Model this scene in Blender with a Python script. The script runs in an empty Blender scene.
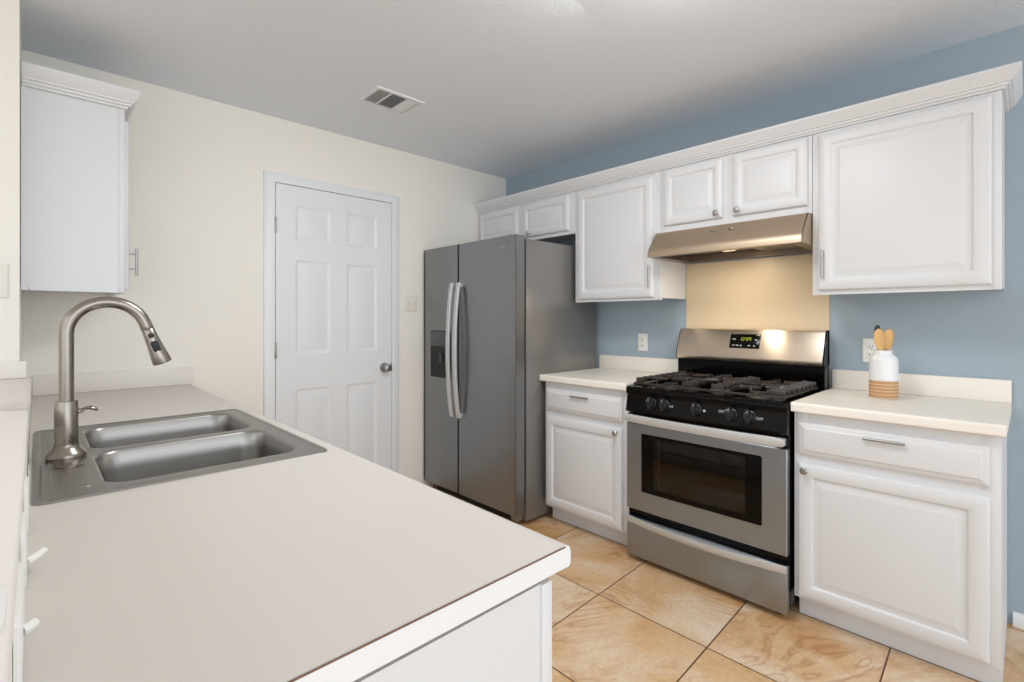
import bpy, bmesh, math, random
from mathutils import Vector, Matrix
random.seed(7)
S = bpy.context.scene
COL = S.collection

# ------------------------------------------------------------------ camera
F_PX, YAW, HOR, EYE = 496.37, 0.7638, 319.17, 1.26
cam_d = bpy.data.cameras.new('camera')
cam = bpy.data.objects.new('camera', cam_d); COL.objects.link(cam)
cam_d.sensor_fit = 'HORIZONTAL'; cam_d.sensor_width = 36.0
cam_d.lens = F_PX / 1024 * 36.0
cam_d.shift_y = -(341.0 - HOR) / 1024.0
cam_d.clip_start = 0.02
cam.location = (0, 0, EYE)
cam.rotation_euler = (math.pi / 2, 0, -YAW)
S.camera = cam

# ------------------------------------------------------------------ world, lights, exposure
W = bpy.data.worlds.new('world'); S.world = W; W.use_nodes = True
bg = W.node_tree.nodes['Background']
bg.inputs['Color'].default_value = (0.90, 0.955, 1.0, 1)
bg.inputs['Strength'].default_value = 1.55

def area(name, loc, target, sx, sy, power, color=(1, 1, 1)):
    d = bpy.data.lights.new(name, 'AREA'); d.shape = 'RECTANGLE'; d.size = sx; d.size_y = sy
    d.energy = power; d.color = color
    o = bpy.data.objects.new(name, d); COL.objects.link(o); o.location = loc
    o.rotation_euler = (Vector(target) - Vector(loc)).to_track_quat('-Z', 'Y').to_euler()
    return o
area('daylight_rear_window', (0.5, -2.9, 1.7), (0.7, 3.1, 1.5), 2.4, 1.6, 12, (0.92, 0.965, 1.0))
area('daylight_side_window', (-2.6, 0.9, 1.7), (1.5, 1.9, 0.9), 2.4, 1.5, 4, (0.92, 0.965, 1.0))
area('overhead_fill_light', (1.22, 1.10, 2.445), (1.22, 1.60, 0.0), 0.6, 0.45, 23, (0.97, 0.985, 1.0))  # unseen fill light, added to even out brightness inside the kitchen
lamp_d = bpy.data.lights.new('kitchen_ceiling_light', 'POINT'); lamp_d.shadow_soft_size = 0.14; lamp_d.energy = 4; lamp_d.color = (1.0, 0.97, 0.92)
lamp = bpy.data.objects.new('kitchen_ceiling_light', lamp_d); COL.objects.link(lamp); lamp.location = (1.45, 0.72, 2.28)

S.view_settings.view_transform = 'Standard'
S.view_settings.look = 'None'
S.view_settings.gamma = 1.0
S.view_settings.use_curve_mapping = False
S.view_settings.exposure = 0.08

# ------------------------------------------------------------------ materials
def lin(c):
    return tuple(((x / 255) / 12.92 if x / 255 <= 0.04045 else ((x / 255 + 0.055) / 1.055) ** 2.4) for x in c)

def mat(name, rgb, rough=0.5, metal=0.0, bump=None, coat=0.0, spec=None, emit=None, estr=0.0):
    m = bpy.data.materials.new(name); m.use_nodes = True
    n = m.node_tree.nodes; l = m.node_tree.links; b = n['Principled BSDF']
    b.inputs['Base Color'].default_value = (*lin(rgb), 1)
    b.inputs['Roughness'].default_value = rough
    b.inputs['Metallic'].default_value = metal
    b.inputs['Coat Weight'].default_value = coat
    if spec is not None: b.inputs['Specular IOR Level'].default_value = spec
    if emit:
        b.inputs['Emission Color'].default_value = (*lin(emit), 1); b.inputs['Emission Strength'].default_value = estr
    if bump:
        sc, st, dist = bump[:3]
        tc = n.new('ShaderNodeTexCoord'); mp = n.new('ShaderNodeMapping'); nz = n.new('ShaderNodeTexNoise'); bp = n.new('ShaderNodeBump')
        mp.inputs['Scale'].default_value = bump[3] if len(bump) > 3 else (1, 1, 1)
        nz.inputs['Scale'].default_value = sc; nz.inputs['Detail'].default_value = 4
        bp.inputs['Strength'].default_value = st; bp.inputs['Distance'].default_value = dist
        l.new(tc.outputs['Object'], mp.inputs[0]); l.new(mp.outputs[0], nz.inputs[0])
        l.new(nz.outputs['Fac'], bp.inputs['Height']); l.new(bp.outputs[0], b.inputs['Normal'])
    return m

def steel(name, rgb, rough, stretch=(2, 2, 160), var=0.10, aniso=0.0, bumpy=0.06):
    m = mat(name, rgb, rough, 1.0)
    n = m.node_tree.nodes; l = m.node_tree.links; b = n['Principled BSDF']
    if aniso:
        tg = n.new('ShaderNodeCombineXYZ'); tg.inputs[2].default_value = 1.0
        b.inputs['Anisotropic'].default_value = aniso; l.new(tg.outputs[0], b.inputs['Tangent'])
    tc = n.new('ShaderNodeTexCoord'); mp = n.new('ShaderNodeMapping'); nz = n.new('ShaderNodeTexNoise')
    mp.inputs['Scale'].default_value = stretch
    nz.inputs['Scale'].default_value = 4.0; nz.inputs['Detail'].default_value = 5
    mr = n.new('ShaderNodeMapRange'); mr.inputs['To Min'].default_value = rough - var / 2; mr.inputs['To Max'].default_value = rough + var / 2
    bp = n.new('ShaderNodeBump'); bp.inputs['Strength'].default_value = bumpy; bp.inputs['Distance'].default_value = 0.001
    l.new(tc.outputs['Object'], mp.inputs[0]); l.new(mp.outputs[0], nz.inputs[0])
    l.new(nz.outputs['Fac'], mr.inputs['Value']); l.new(mr.outputs[0], b.inputs['Roughness'])
    l.new(nz.outputs['Fac'], bp.inputs['Height']); l.new(bp.outputs[0], b.inputs['Normal'])
    return m

M = {}
M['cream'] = mat('cream_wall_paint', (242, 238, 230), 0.75, bump=(90, 0.25, 0.004))
M['blue'] = mat('blue_wall_paint', (163, 178, 190), 0.75, bump=(70, 0.3, 0.004))
M['ceil'] = mat('ceiling_paint', (233, 240, 248), 0.9, bump=(80, 0.5, 0.006))
M['white'] = mat('white_cabinet_paint', (222, 223, 225), 0.38, bump=(40, 0.05, 0.002))
M['doorw'] = mat('white_door_paint', (230, 232, 234), 0.42, bump=(60, 0.06, 0.002, (1, 1, 0.1)))
M['trim'] = mat('white_trim_paint', (232, 234, 236), 0.4)
M['lam'] = mat('cream_laminate', (208, 202, 195), 0.42)
M['ledge'] = mat('ledge_paint', (234, 228, 222), 0.45)
M['lamw'] = mat('white_laminate_edge', (236, 237, 239), 0.4)
M['lamR'] = mat('warm_laminate', (242, 236, 226), 0.4)
M['seam'] = mat('brown_seam', (120, 92, 76), 0.6)
M['plastic'] = mat('white_plastic', (236, 235, 230), 0.4)
M['almond'] = mat('almond_plastic', (233, 228, 219), 0.45)
M['slot'] = mat('dark_slot', (35, 32, 30), 0.6)
M['black'] = mat('black_enamel', (8, 7, 7), 0.12, spec=0.18)
M['blackm'] = mat('black_plastic', (16, 16, 17), 0.45)
M['knobk'] = mat('black_knob_plastic', (30, 33, 37), 0.35)
M['iron'] = mat('cast_iron', (50, 42, 37), 0.38, bump=(200, 0.3, 0.001))
M['burner'] = mat('burner_cap_enamel', (26, 25, 25), 0.35)
M['alu'] = steel('burner_aluminium', (170, 165, 158), 0.4)
M['fridge'] = steel('fridge_steel', (144, 146, 148), 0.32, (160, 160, 1.5))
M['fridges'] = mat('fridge_side_grey', (140, 138, 136), 0.30, 0.6)
M['handle'] = mat('pale_aluminium', (204, 204, 203), 0.40, 0.4)
M['range'] = steel('range_steel', (160, 168, 176), 0.32, (2, 1.5, 160), aniso=0.6)
M['backg_lit'] = steel('backguard_lit_steel', (230, 214, 196), 0.32, (2, 1.5, 160), aniso=0.95, var=0.04, bumpy=0.02)  # same steel as the range; warm lamp glow and reflections put into the colour
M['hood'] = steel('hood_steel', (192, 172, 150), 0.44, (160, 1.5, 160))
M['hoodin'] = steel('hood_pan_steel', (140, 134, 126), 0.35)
M['nickel'] = mat('brushed_nickel', (156, 148, 140), 0.26, 1.0)
M['pull'] = steel('satin_nickel', (172, 171, 169), 0.33, (30, 30, 30))
M['sink'] = steel('sink_steel', (164, 162, 159), 0.33, (3, 3, 90), 0.10, bumpy=0.02)
M['sinkrim'] = steel('sink_rim_steel', (150, 147, 143), 0.36, (60, 3, 3), 0.12, bumpy=0.03)
M['wood'] = mat('pale_wood', (222, 174, 112), 0.55, bump=(30, 0.2, 0.001, (1, 1, 0.1)))
M['darku'] = mat('dark_utensil', (40, 32, 28), 0.4)
M['glaze'] = mat('white_glaze', (236, 236, 236), 0.22)
M['clayp'] = mat('pale_clay', (226, 204, 176), 0.7)
M['clay'] = mat('tan_clay', (196, 150, 104), 0.7)
M['mark'] = mat('white_print', (200, 200, 200), 0.6)
M['logo'] = mat('grey_print', (70, 58, 50), 0.5)
M['fllogo'] = mat('silver_print', (150, 148, 146), 0.4)
M['digit'] = mat('green_digit', (120, 130, 20), 0.5, emit=(190, 200, 60), estr=0.9)
M['panelc'] = mat('tan_backsplash', (224, 204, 172), 0.35)
M['lens'] = mat('hood_lamp_lens', (255, 240, 215), 0.3, emit=(255, 226, 178), estr=0.8)
M['ductd'] = mat('duct_dark', (46, 44, 41), 0.8)
M['cav'] = mat('oven_liner', (34, 30, 28), 0.35)

def glass_pane(name):
    m = bpy.data.materials.new(name); m.use_nodes = True
    n = m.node_tree.nodes; l = m.node_tree.links; n.clear()
    out = n.new('ShaderNodeOutputMaterial'); mx = n.new('ShaderNodeMixShader')
    t = n.new('ShaderNodeBsdfTransparent'); t.inputs[0].default_value = (0.55, 0.5, 0.46, 1)
    g = n.new('ShaderNodeBsdfGlossy'); g.inputs['Roughness'].default_value = 0.03
    fr = n.new('ShaderNodeFresnel'); fr.inputs['IOR'].default_value = 1.5
    l.new(fr.outputs[0], mx.inputs[0]); l.new(t.outputs[0], mx.inputs[1]); l.new(g.outputs[0], mx.inputs[2])
    l.new(mx.outputs[0], out.inputs[0]); return m
M['glass'] = glass_pane('tinted_oven_glass')

def tile_mat():
    m = mat('travertine_tile', (205, 160, 110), 0.34)
    n = m.node_tree.nodes; l = m.node_tree.links; b = n['Principled BSDF']
    tc = n.new('ShaderNodeTexCoord')
    P = 0.508; SKEW = -0.04
    mp = n.new('ShaderNodeMapping'); mp.inputs['Location'].default_value = (-(1.857 - 4 * P) + P * 12, -(1.3665 - 3 * P) + P * 12, 0)
    l.new(tc.outputs['Object'], mp.inputs[0])
    sx = n.new('ShaderNodeSeparateXYZ'); cx = n.new('ShaderNodeCombineXYZ'); ma = n.new('ShaderNodeMath'); ma.operation = 'MULTIPLY_ADD'
    ma.inputs[1].default_value = SKEW
    rl = n.new('ShaderNodeMath'); rl.operation = 'ADD'; rl.inputs[1].default_value = -(16 * P)
    l.new(mp.outputs[0], sx.inputs[0]); l.new(sx.outputs[0], rl.inputs[0]); l.new(rl.outputs[0], ma.inputs[0]); l.new(sx.outputs[1], ma.inputs[2])
    l.new(sx.outputs[0], cx.inputs[0]); l.new(ma.outputs[0], cx.inputs[1])
    mp = cx
    br = n.new('ShaderNodeTexBrick'); br.offset = 0; br.squash = 1
    br.inputs['Scale'].default_value = 1; br.inputs['Brick Width'].default_value = P; br.inputs['Row Height'].default_value = P
    br.inputs['Mortar Size'].default_value = 0.0028; br.inputs['Mortar Smooth'].default_value = 0.1; br.inputs['Bias'].default_value = 0
    br.inputs['Color1'].default_value = (0, 0, 0, 1); br.inputs['Color2'].default_value = (1, 1, 1, 1); br.inputs['Mortar'].default_value = (0.5, 0.5, 0.5, 1)
    l.new(mp.outputs[0], br.inputs[0])
    # a vein pattern of its own in every tile
    sc = n.new('ShaderNodeVectorMath'); sc.operation = 'DIVIDE'; sc.inputs[1].default_value = (P, P, 1)
    fl = n.new('ShaderNodeVectorMath'); fl.operation = 'FLOOR'
    wn = n.new('ShaderNodeTexWhiteNoise'); wn.noise_dimensions = '2D'
    l.new(mp.outputs[0], sc.inputs[0]); l.new(sc.outputs[0], fl.inputs[0]); l.new(fl.outputs[0], wn.inputs['Vector'])
    mu = n.new('ShaderNodeVectorMath'); mu.operation = 'SCALE'; mu.inputs['Scale'].default_value = 9.0
    l.new(wn.outputs['Color'], mu.inputs[0])
    ad = n.new('ShaderNodeVectorMath'); ad.operation = 'ADD'
    l.new(tc.outputs['Object'], ad.inputs[0]); l.new(mu.outputs[0], ad.inputs[1])
    n1 = n.new('ShaderNodeTexNoise'); n1.inputs['Scale'].default_value = 2.2; n1.inputs['Detail'].default_value = 7; n1.inputs['Roughness'].default_value = 0.6; n1.inputs['Distortion'].default_value = 0.7
    l.new(ad.outputs[0], n1.inputs[0])
    mp2 = n.new('ShaderNodeMapping'); mp2.inputs['Rotation'].default_value = (0, 0, 1.1); mp2.inputs['Scale'].default_value = (1.5, 0.8, 1)
    # contour-like mineral bands: a stretched, warped noise folded into thin lines
    rot = n.new('ShaderNodeVectorRotate'); rot.rotation_type = 'Z_AXIS'
    an = n.new('ShaderNodeMath'); an.operation = 'MULTIPLY'; an.inputs[1].default_value = 1.6
    l.new(wn.outputs['Value'], an.inputs[0]); l.new(an.outputs[0], rot.inputs['Angle']); l.new(ad.outputs[0], rot.inputs['Vector'])
    mp2.inputs['Rotation'].default_value = (0, 0, 0); mp2.inputs['Scale'].default_value = (1.0, 2.6, 1)
    l.new(rot.outputs[0], mp2.inputs[0])
    nb = n.new('ShaderNodeTexNoise'); nb.inputs['Scale'].default_value = 1.5; nb.inputs['Detail'].default_value = 5; nb.inputs['Roughness'].default_value = 0.5; nb.inputs['Distortion'].default_value = 1.1
    l.new(mp2.outputs[0], nb.inputs[0])
    fm = n.new('ShaderNodeMath'); fm.operation = 'MULTIPLY'; fm.inputs[1].default_value = 9.0
    fr_ = n.new('ShaderNodeMath'); fr_.operation = 'FRACT'
    l.new(nb.outputs['Fac'], fm.inputs[0]); l.new(fm.outputs[0], fr_.inputs[0])
    r1 = n.new('ShaderNodeValToRGB'); e = r1.color_ramp.elements
    e[0].position = 0.32; e[0].color = (*lin((205, 156, 104)), 1); e[1].position = 0.68; e[1].color = (*lin((232, 212, 188)), 1)
    x = r1.color_ramp.elements.new(0.5); x.color = (*lin((220, 184, 142)), 1)
    l.new(n1.outputs['Fac'], r1.inputs[0])
    r2 = n.new('ShaderNodeValToRGB'); e = r2.color_ramp.elements
    e[0].position = 0.0; e[0].color = (*lin((206, 166, 132)), 1); e[1].position = 0.22; e[1].color = (*lin((246, 236, 226)), 1)
    x = r2.color_ramp.elements.new(0.75); x.color = (1, 1, 1, 1)
    x = r2.color_ramp.elements.new(0.97); x.color = (*lin((224, 206, 188)), 1)
    l.new(fr_.outputs[0], r2.inputs[0])
    n3 = n.new('ShaderNodeTexNoise'); n3.inputs['Scale'].default_value = 2.4; n3.inputs['Detail'].default_value = 3
    l.new(ad.outputs[0], n3.inputs[0])
    mr = n.new('ShaderNodeMapRange'); mr.inputs['From Min'].default_value = 0.40; mr.inputs['From Max'].default_value = 0.62; mr.inputs['To Min'].default_value = 0.05; mr.inputs['To Max'].default_value = 0.75
    l.new(n3.outputs['Fac'], mr.inputs['Value'])
    mx = n.new('ShaderNodeMix'); mx.data_type = 'RGBA'; mx.blend_type = 'MULTIPLY'
    l.new(mr.outputs[0], mx.inputs[0]); l.new(r1.outputs[0], mx.inputs[6]); l.new(r2.outputs[0], mx.inputs[7])
    n4 = n.new('ShaderNodeTexNoise'); n4.inputs['Scale'].default_value = 55; n4.inputs['Detail'].default_value = 3
    l.new(tc.outputs['Object'], n4.inputs[0])
    hs = n.new('ShaderNodeHueSaturation')
    m4 = n.new('ShaderNodeMapRange'); m4.inputs['To Min'].default_value = 0.82; m4.inputs['To Max'].default_value = 1.16
    l.new(n4.outputs['Fac'], m4.inputs['Value']); l.new(m4.outputs[0], hs.inputs['Value']); l.new(mx.outputs[2], hs.inputs['Color'])
    g = n.new('ShaderNodeMix'); g.data_type = 'RGBA'; g.inputs[7].default_value = (*lin((96, 62, 40)), 1)
    l.new(br.outputs['Fac'], g.inputs[0]); l.new(hs.outputs[0], g.inputs[6]); l.new(g.outputs[2], b.inputs['Base Color'])
    iv = n.new('ShaderNodeMath'); iv.operation = 'SUBTRACT'; iv.inputs[0].default_value = 1
    l.new(br.outputs['Fac'], iv.inputs[1])
    bp = n.new('ShaderNodeBump'); bp.inputs['Strength'].default_value = 0.6; bp.inputs['Distance'].default_value = 0.003
    l.new(iv.outputs[0], bp.inputs['Height']); l.new(bp.outputs[0], b.inputs['Normal'])
    return m
M['tile'] = tile_mat()

# ------------------------------------------------------------------ mesh helpers
V = Vector
class Fr:
    """a local frame: u, v in the face, w outwards"""
    def __init__(s, o, u, v, w): s.o, s.u, s.v, s.w = V(o), V(u), V(v), V(w)
    def __call__(s, a, b, c=0.0): return s.o + s.u * a + s.v * b + s.w * c

class MB:
    def __init__(s): s.bm = bmesh.new(); s.mi = 0
    def add(s, tmp):
        bmesh.ops.recalc_face_normals(tmp, faces=tmp.faces[:])
        for f in tmp.faces: f.material_index = s.mi
        me = bpy.data.meshes.new('tmp'); tmp.to_mesh(me); tmp.free(); s.bm.from_mesh(me); bpy.data.meshes.remove(me)
        return s
    def box(s, a, b, bev=0.0, seg=2):
        t = bmesh.new(); bmesh.ops.create_cube(t, size=1)
        lo = V([min(x, y) for x, y in zip(a, b)]); hi = V([max(x, y) for x, y in zip(a, b)])
        for v in t.verts: v.co = V([lo[i] if v.co[i] < 0 else hi[i] for i in range(3)])
        if bev: bmesh.ops.bevel(t, geom=t.edges[:], offset=bev, segments=seg, profile=0.5, affect='EDGES')
        return s.add(t)
    def fbox(s, fr, a, b, bev=0.0, seg=2):
        return s.box(fr(*a), fr(*b), bev, seg)
    def prism(s, pts, fr, w0, w1, bev=0.0):
        """polygon in (u,v) extruded along w"""
        t = bmesh.new()
        A = [t.verts.new(fr(x, y, w0)) for x, y in pts]; B = [t.verts.new(fr(x, y, w1)) for x, y in pts]
        k = len(pts)
        t.faces.new(A); t.faces.new(B[::-1])
        for i in range(k): t.faces.new((A[i], B[i], B[(i + 1) % k], A[(i + 1) % k]))
        if bev: bmesh.ops.bevel(t, geom=[e for e in t.edges], offset=bev, segments=2, profile=0.5, affect='EDGES')
        return s.add(t)
    def rings(s, loops, cap0=True, cap1=True, closed=False):
        t = bmesh.new(); R = [[t.verts.new(p) for p in L] for L in loops]; k = len(loops[0])
        n = len(R)
        for j in range(n if closed else n - 1):
            a, b = R[j], R[(j + 1) % n]
            for i in range(k): t.faces.new((a[i], a[(i + 1) % k], b[(i + 1) % k], b[i]))
        if cap0 and not closed: t.faces.new(R[0])
        if cap1 and not closed: t.faces.new(R[-1][::-1])
        return s.add(t)
    def panel(s, fr, x0, y0, x1, y1, prof, n=3):
        """nested rounded rectangles: prof = [(inset, height, corner radius)]"""
        L = []
        for ins, h, r in prof:
            a, b, c, d = x0 + ins, y0 + ins, x1 - ins, y1 - ins
            pts = []
            for cx, cy, a0 in ((c - r, d - r, 0), (a + r, d - r, 90), (a + r, b + r, 180), (c - r, b + r, 270)):
                for k in range(n + 1):
                    q = math.radians(a0 + 90 * k / n); pts.append(fr(cx + r * math.cos(q), cy + r * math.sin(q), h))
            L.append(pts)
        return s.rings(L)
    def tube(s, path, rad, seg=12, flat=None, up=None, cap=True):
        """path of points, radius per point (or one); flat=(a,b) scales the section along normal/binormal"""
        P = [V(p) for p in path]; n = len(P)
        rad = rad if isinstance(rad, (list, tuple)) else [rad] * n
        L = []; nor = None
        for i in range(n):
            t = (P[min(i + 1, n - 1)] - P[max(i - 1, 0)]).normalized()
            if nor is None:
                ref = V(up) if up else (V((0, 0, 1)) if abs(t.z) < 0.9 else V((1, 0, 0)))
                nor = (ref - t * ref.dot(t)).normalized()
            else: nor = (nor - t * nor.dot(t)).normalized()
            bi = t.cross(nor); a, b = flat or (1, 1)
            L.append([P[i] + (nor * math.cos(q) * a + bi * math.sin(q) * b) * rad[i] for q in [2 * math.pi * k / seg for k in range(seg)]])
        return s.rings(L, cap, cap)
    def lathe(s, prof, fr, seg=24, sx=1.0, sy=1.0):
        """prof = [(radius, height along w)]"""
        L = [[fr(max(r, 1e-5) * math.cos(q) * sx, max(r, 1e-5) * math.sin(q) * sy, h) for q in [2 * math.pi * k / seg for k in range(seg)]] for r, h in prof]
        return s.rings(L)
    def sweep(s, path, prof, outs):
        """mitred moulding: path of XY points, outward normal per segment, prof = closed [(out, z)]"""
        L = []
        for i, p in enumerate(path):
            a = V((*outs[max(i - 1, 0)], 0)); b = V((*outs[min(i, len(outs) - 1)], 0))
            m = (a + b) / (1 + a.dot(b)) if i not in (0, len(path) - 1) else (b if i == 0 else a)
            L.append([V((p[0], p[1], 0)) + m * o + V((0, 0, z)) for o, z in prof])
        return s.rings(L)
    def build(s, name, mats, parent=None, loc=None, smooth=35):
        me = bpy.data.meshes.new(name)
        if not isinstance(mats, (list, tuple)): mats = [mats]
        base = V((0, 0, 0))
        if parent is not None:
            q = parent
            while q is not None: base += V(q.location); q = q.parent
        elif loc is not None: base = V(loc)
        elif len(s.bm.verts):
            xs = [v.co for v in s.bm.verts]
            base = V(((min(c.x for c in xs) + max(c.x for c in xs)) / 2, (min(c.y for c in xs) + max(c.y for c in xs)) / 2, min(c.z for c in xs)))
        for v in s.bm.verts: v.co -= base
        s.bm.to_mesh(me); s.bm.free()
        for m in mats: me.materials.append(m)
        for p in me.polygons: p.use_smooth = True
        me.set_sharp_from_angle(angle=math.radians(smooth))
        o = bpy.data.objects.new(name, me); COL.objects.link(o)
        if parent is not None: o.parent = parent
        else: o.location = base
        return o

def tag(o, label=None, cat=None, group=None, kind=None):
    if label: o['label'] = label
    if cat: o['category'] = cat
    if group: o['group'] = group
    if kind: o['kind'] = kind
    return o
def thing(name, loc, label, cat, group=None):
    o = bpy.data.objects.new(name, None); COL.objects.link(o); o.location = loc; o.empty_display_size = 0.1
    return tag(o, label, cat, group)
def struct(name, mb, m, label, cat):
    return tag(mb.build(name, m), label, cat, None, 'structure')

R, B, H = 2.911, 3.113, 2.4635           # right wall, back wall, ceiling
def fr_right(x): return Fr((x, 0, 0), (0, -1, 0), (0, 0, 1), (-1, 0, 0))     # faces -X; u = -Y
def fr_back(y): return Fr((0, y, 0), (1, 0, 0), (0, 0, 1), (0, -1, 0))       # faces -Y; u = X
def fr_left(x): return Fr((x, 0, 0), (0, 1, 0), (0, 0, 1), (1, 0, 0))        # faces +X; u = Y
FZ = Fr((0, 0, 0), (1, 0, 0), (0, 1, 0), (0, 0, 1))

# ------------------------------------------------------------------ room shell
X0, Y0 = -3.0, -3.0
tag(MB().box((X0, Y0, -0.1), (R, B, 0)).build('floor', M['tile'], None, (0, 0, 0)), 'tan travertine look tile floor with thin dark grout', 'floor', None, 'structure')
struct('ceiling', MB().box((-1.9, -1.6, H), (R + 0.12, B + 0.12, H + 0.1)), M['ceil'], 'pale grey textured ceiling over the kitchen', 'ceiling')
struct('wall_back', MB().box((-1.6, B, 0), (R, B + 0.12, H)), M['cream'], 'cream painted wall with the white panel door', 'wall')
struct('wall_right', MB().box((R, -1.6, 0), (R + 0.12, B + 0.12, H)), M['blue'], 'blue painted wall behind cabinets and range', 'wall')
struct('wall_left', MB().box((-1.6, 2.58, 0), (-0.046, B, H)), M['cream'], 'cream wall end beside the sink cabinet', 'wall')
struct('wall_light_block', MB().box((-2.9, 0.1, 0), (-2.8, B + 0.12, H)), M['cream'], 'unseen cream wall added beyond the half wall to block side light', 'wall')  # unseen wall added to cut the world light from the left
struct('wall_low', MB().box((-0.16, 0.42, 0), (-0.0155, 2.58, 1.000)).box((-0.046, 2.58, 0), (-0.0155, B, 1.000)), M['cream'], 'low cream half wall behind the sink counter', 'wall')

# baseboard on the blue wall, from the end of the base cabinet
bb = MB().sweep([(R, 0.05), (R, -1.6)], [(0.0, 0), (0.014, 0), (0.014, 0.036), (0.010, 0.044), (0.007, 0.052), (0.0, 0.055)], [(-1, 0)])
struct('baseboard_right', bb, M['trim'], 'white baseboard along the blue wall', 'baseboard')

# ------------------------------------------------------------------ panel door in the back wall
fb = fr_back(B)
d1 = MB()
DX0, DX1, DZ1 = 1.025, 1.797, 2.070
door = thing('door_1', (1.42, B, 0), 'white six panel door with round nickel knob', 'door'); door['kind'] = 'structure'
d1.fbox(fb, (DX0, 0.012, 0.0), (DX1, DZ1, 0.006))
slab = d1.build('door_leaf', M['doorw'], door)
pan = MB()
W1, W2 = (1.140, 1.357), (1.468, 1.684)
# leaf face built as a grid around six sunk panels
xs = [DX0, W1[0], W1[1], W2[0], W2[1], DX1]
zs = [0.012, 0.21, 0.833, 1.047, 1.622, 1.740, 1.955, DZ1]
panels = [(1, 1), (3, 1), (1, 3), (3, 3), (1, 5), (3, 5)]
for i in range(5):
    for j in range(7):
        if (i, j) in panels:
            pan.panel(fb, xs[i], zs[j], xs[i + 1], zs[j + 1], [(-0.0005, 0.004, 0.001), (0, 0.016, 0.001), (0.012, 0.0085, 0.001), (0.020, 0.0085, 0.001), (0.048, 0.0145, 0.001)], 1)
        else:
            pan.fbox(fb, (xs[i], zs[j], 0.004), (xs[i + 1], zs[j + 1], 0.016))
bmesh.ops.remove_doubles(pan.bm, verts=pan.bm.verts[:], dist=1e-5)
pan.build('door_panel', M['doorw'], door)
cas = MB()
prof = [(0.0, 0.0), (0.0, 0.018), (0.006, 0.021), (0.034, 0.018), (0.050, 0.014), (0.059, 0.009), (0.061, 0.0)]
def casing(pts):
    """mitred door casing: offset outwards from the opening"""
    L = []
    for (x, z, ox, oz) in pts:
        L.append([fb(x + ox * o, z + oz * o, 0.0005 + t) for o, t in prof])
    return L
cas.rings(casing([(DX0 - 0.004, 0.0, -1, 0), (DX0 - 0.004, DZ1 + 0.004, -1, 1), (DX1 + 0.004, DZ1 + 0.004, 1, 1), (DX1 + 0.004, 0.0, 1, 0)]))
cas.build('door_casing', M['trim'], door)
for z in (1.82, 1.075, 0.28):
    h = MB(); h.fbox(fb, (DX0 - 0.009, z - 0.045, 0.010), (DX0 + 0.004, z + 0.045, 0.022), 0.001)
    h.lathe([(0.005, -0.048), (0.0055, -0.046), (0.0055, 0.046), (0.005, 0.048)], Fr(fb(DX0 - 0.002, z, 0.024), (1, 0, 0), (0, -1, 0), (0, 0, 1)), 10)
    h.build('hinge', M['pull'], door)
k = MB(); KF = Fr(fb(1.738, 0.926, 0.016), (1, 0, 0), (0, 0, 1), (0, -1, 0))
k.lathe([(0.033, 0), (0.033, 0.004), (0.029, 0.009), (0.013, 0.012), (0.012, 0.026), (0.020, 0.033), (0.027, 0.042), (0.028, 0.052), (0.023, 0.060), (0.010, 0.064), (0.0, 0.0645)], KF, 24)
k.build('door_knob', M['pull'], door)
lp = MB(); lp.fbox(fb, (1.787, 0.897, 0.0155), (1.7975, 0.955, 0.018), 0.0005); lp.build('latch_plate', M['pull'], door)

# ------------------------------------------------------------------ cabinet pieces
DOOR_PROF = [(0.0, 0.0, 0.002), (0.0, 0.012, 0.002), (0.002, 0.0155, 0.002), (0.007, 0.019, 0.002), (0.048, 0.019, 0.003), (0.0515, 0.0172, 0.004), (0.056, 0.0108, 0.006), (0.0635, 0.0105, 0.005), (0.085, 0.0175, 0.003), (0.087, 0.018, 0.003)]
SMALL_PROF = [(0.0, 0.0, 0.002), (0.0, 0.012, 0.002), (0.002, 0.0155, 0.002), (0.007, 0.019, 0.002), (0.042, 0.019, 0.003), (0.045, 0.0172, 0.004), (0.049, 0.0108, 0.005), (0.054, 0.0105, 0.004), (0.072, 0.0175, 0.003), (0.074, 0.018, 0.003)]
DRAWER_PROF = [(0.0, 0.0, 0.002), (0.0, 0.010, 0.002), (0.003, 0.013, 0.002), (0.016, 0.015, 0.002), (0.019, 0.0185, 0.002), (0.024, 0.020, 0.002)]
def leaf(name, fr, x0, y0, x1, y1, parent, prof=DOOR_PROF):
    return MB().panel(fr, x0, y0, x1, y1, prof).build(name, M['white'], parent)
def bar_pull(fr, x, y, length, parent, vertical=True, name='bar_pull', off=0.032, base=0.019, inset=0.028):
    m = MB(); r = 0.0055
    for s in (-1, 1):
        d = s * (length / 2 - inset)
        p = (x, y + d) if vertical else (x + d, y)
        m.tube([fr(*p, base), fr(*p, off)], 0.0042, 10)
    a, b = ((x, y - length / 2), (x, y + length / 2)) if vertical else ((x - length / 2, y), (x + length / 2, y))
    m.tube([fr(*a, off), fr(*b, off)], r, 12)
    return m.build(name, M['pull'], parent)
def knob(fr, x, y, parent, base=0.019):
    f = Fr(fr(x, y, base), fr.u, fr.v, fr.w)
    return MB().lathe([(0.007, 0), (0.0065, 0.003), (0.005, 0.010), (0.010, 0.015), (0.0145, 0.020), (0.0150, 0.024), (0.011, 0.028), (0.0, 0.0295)], f, 20).build('knob', M['pull'], parent)

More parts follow.
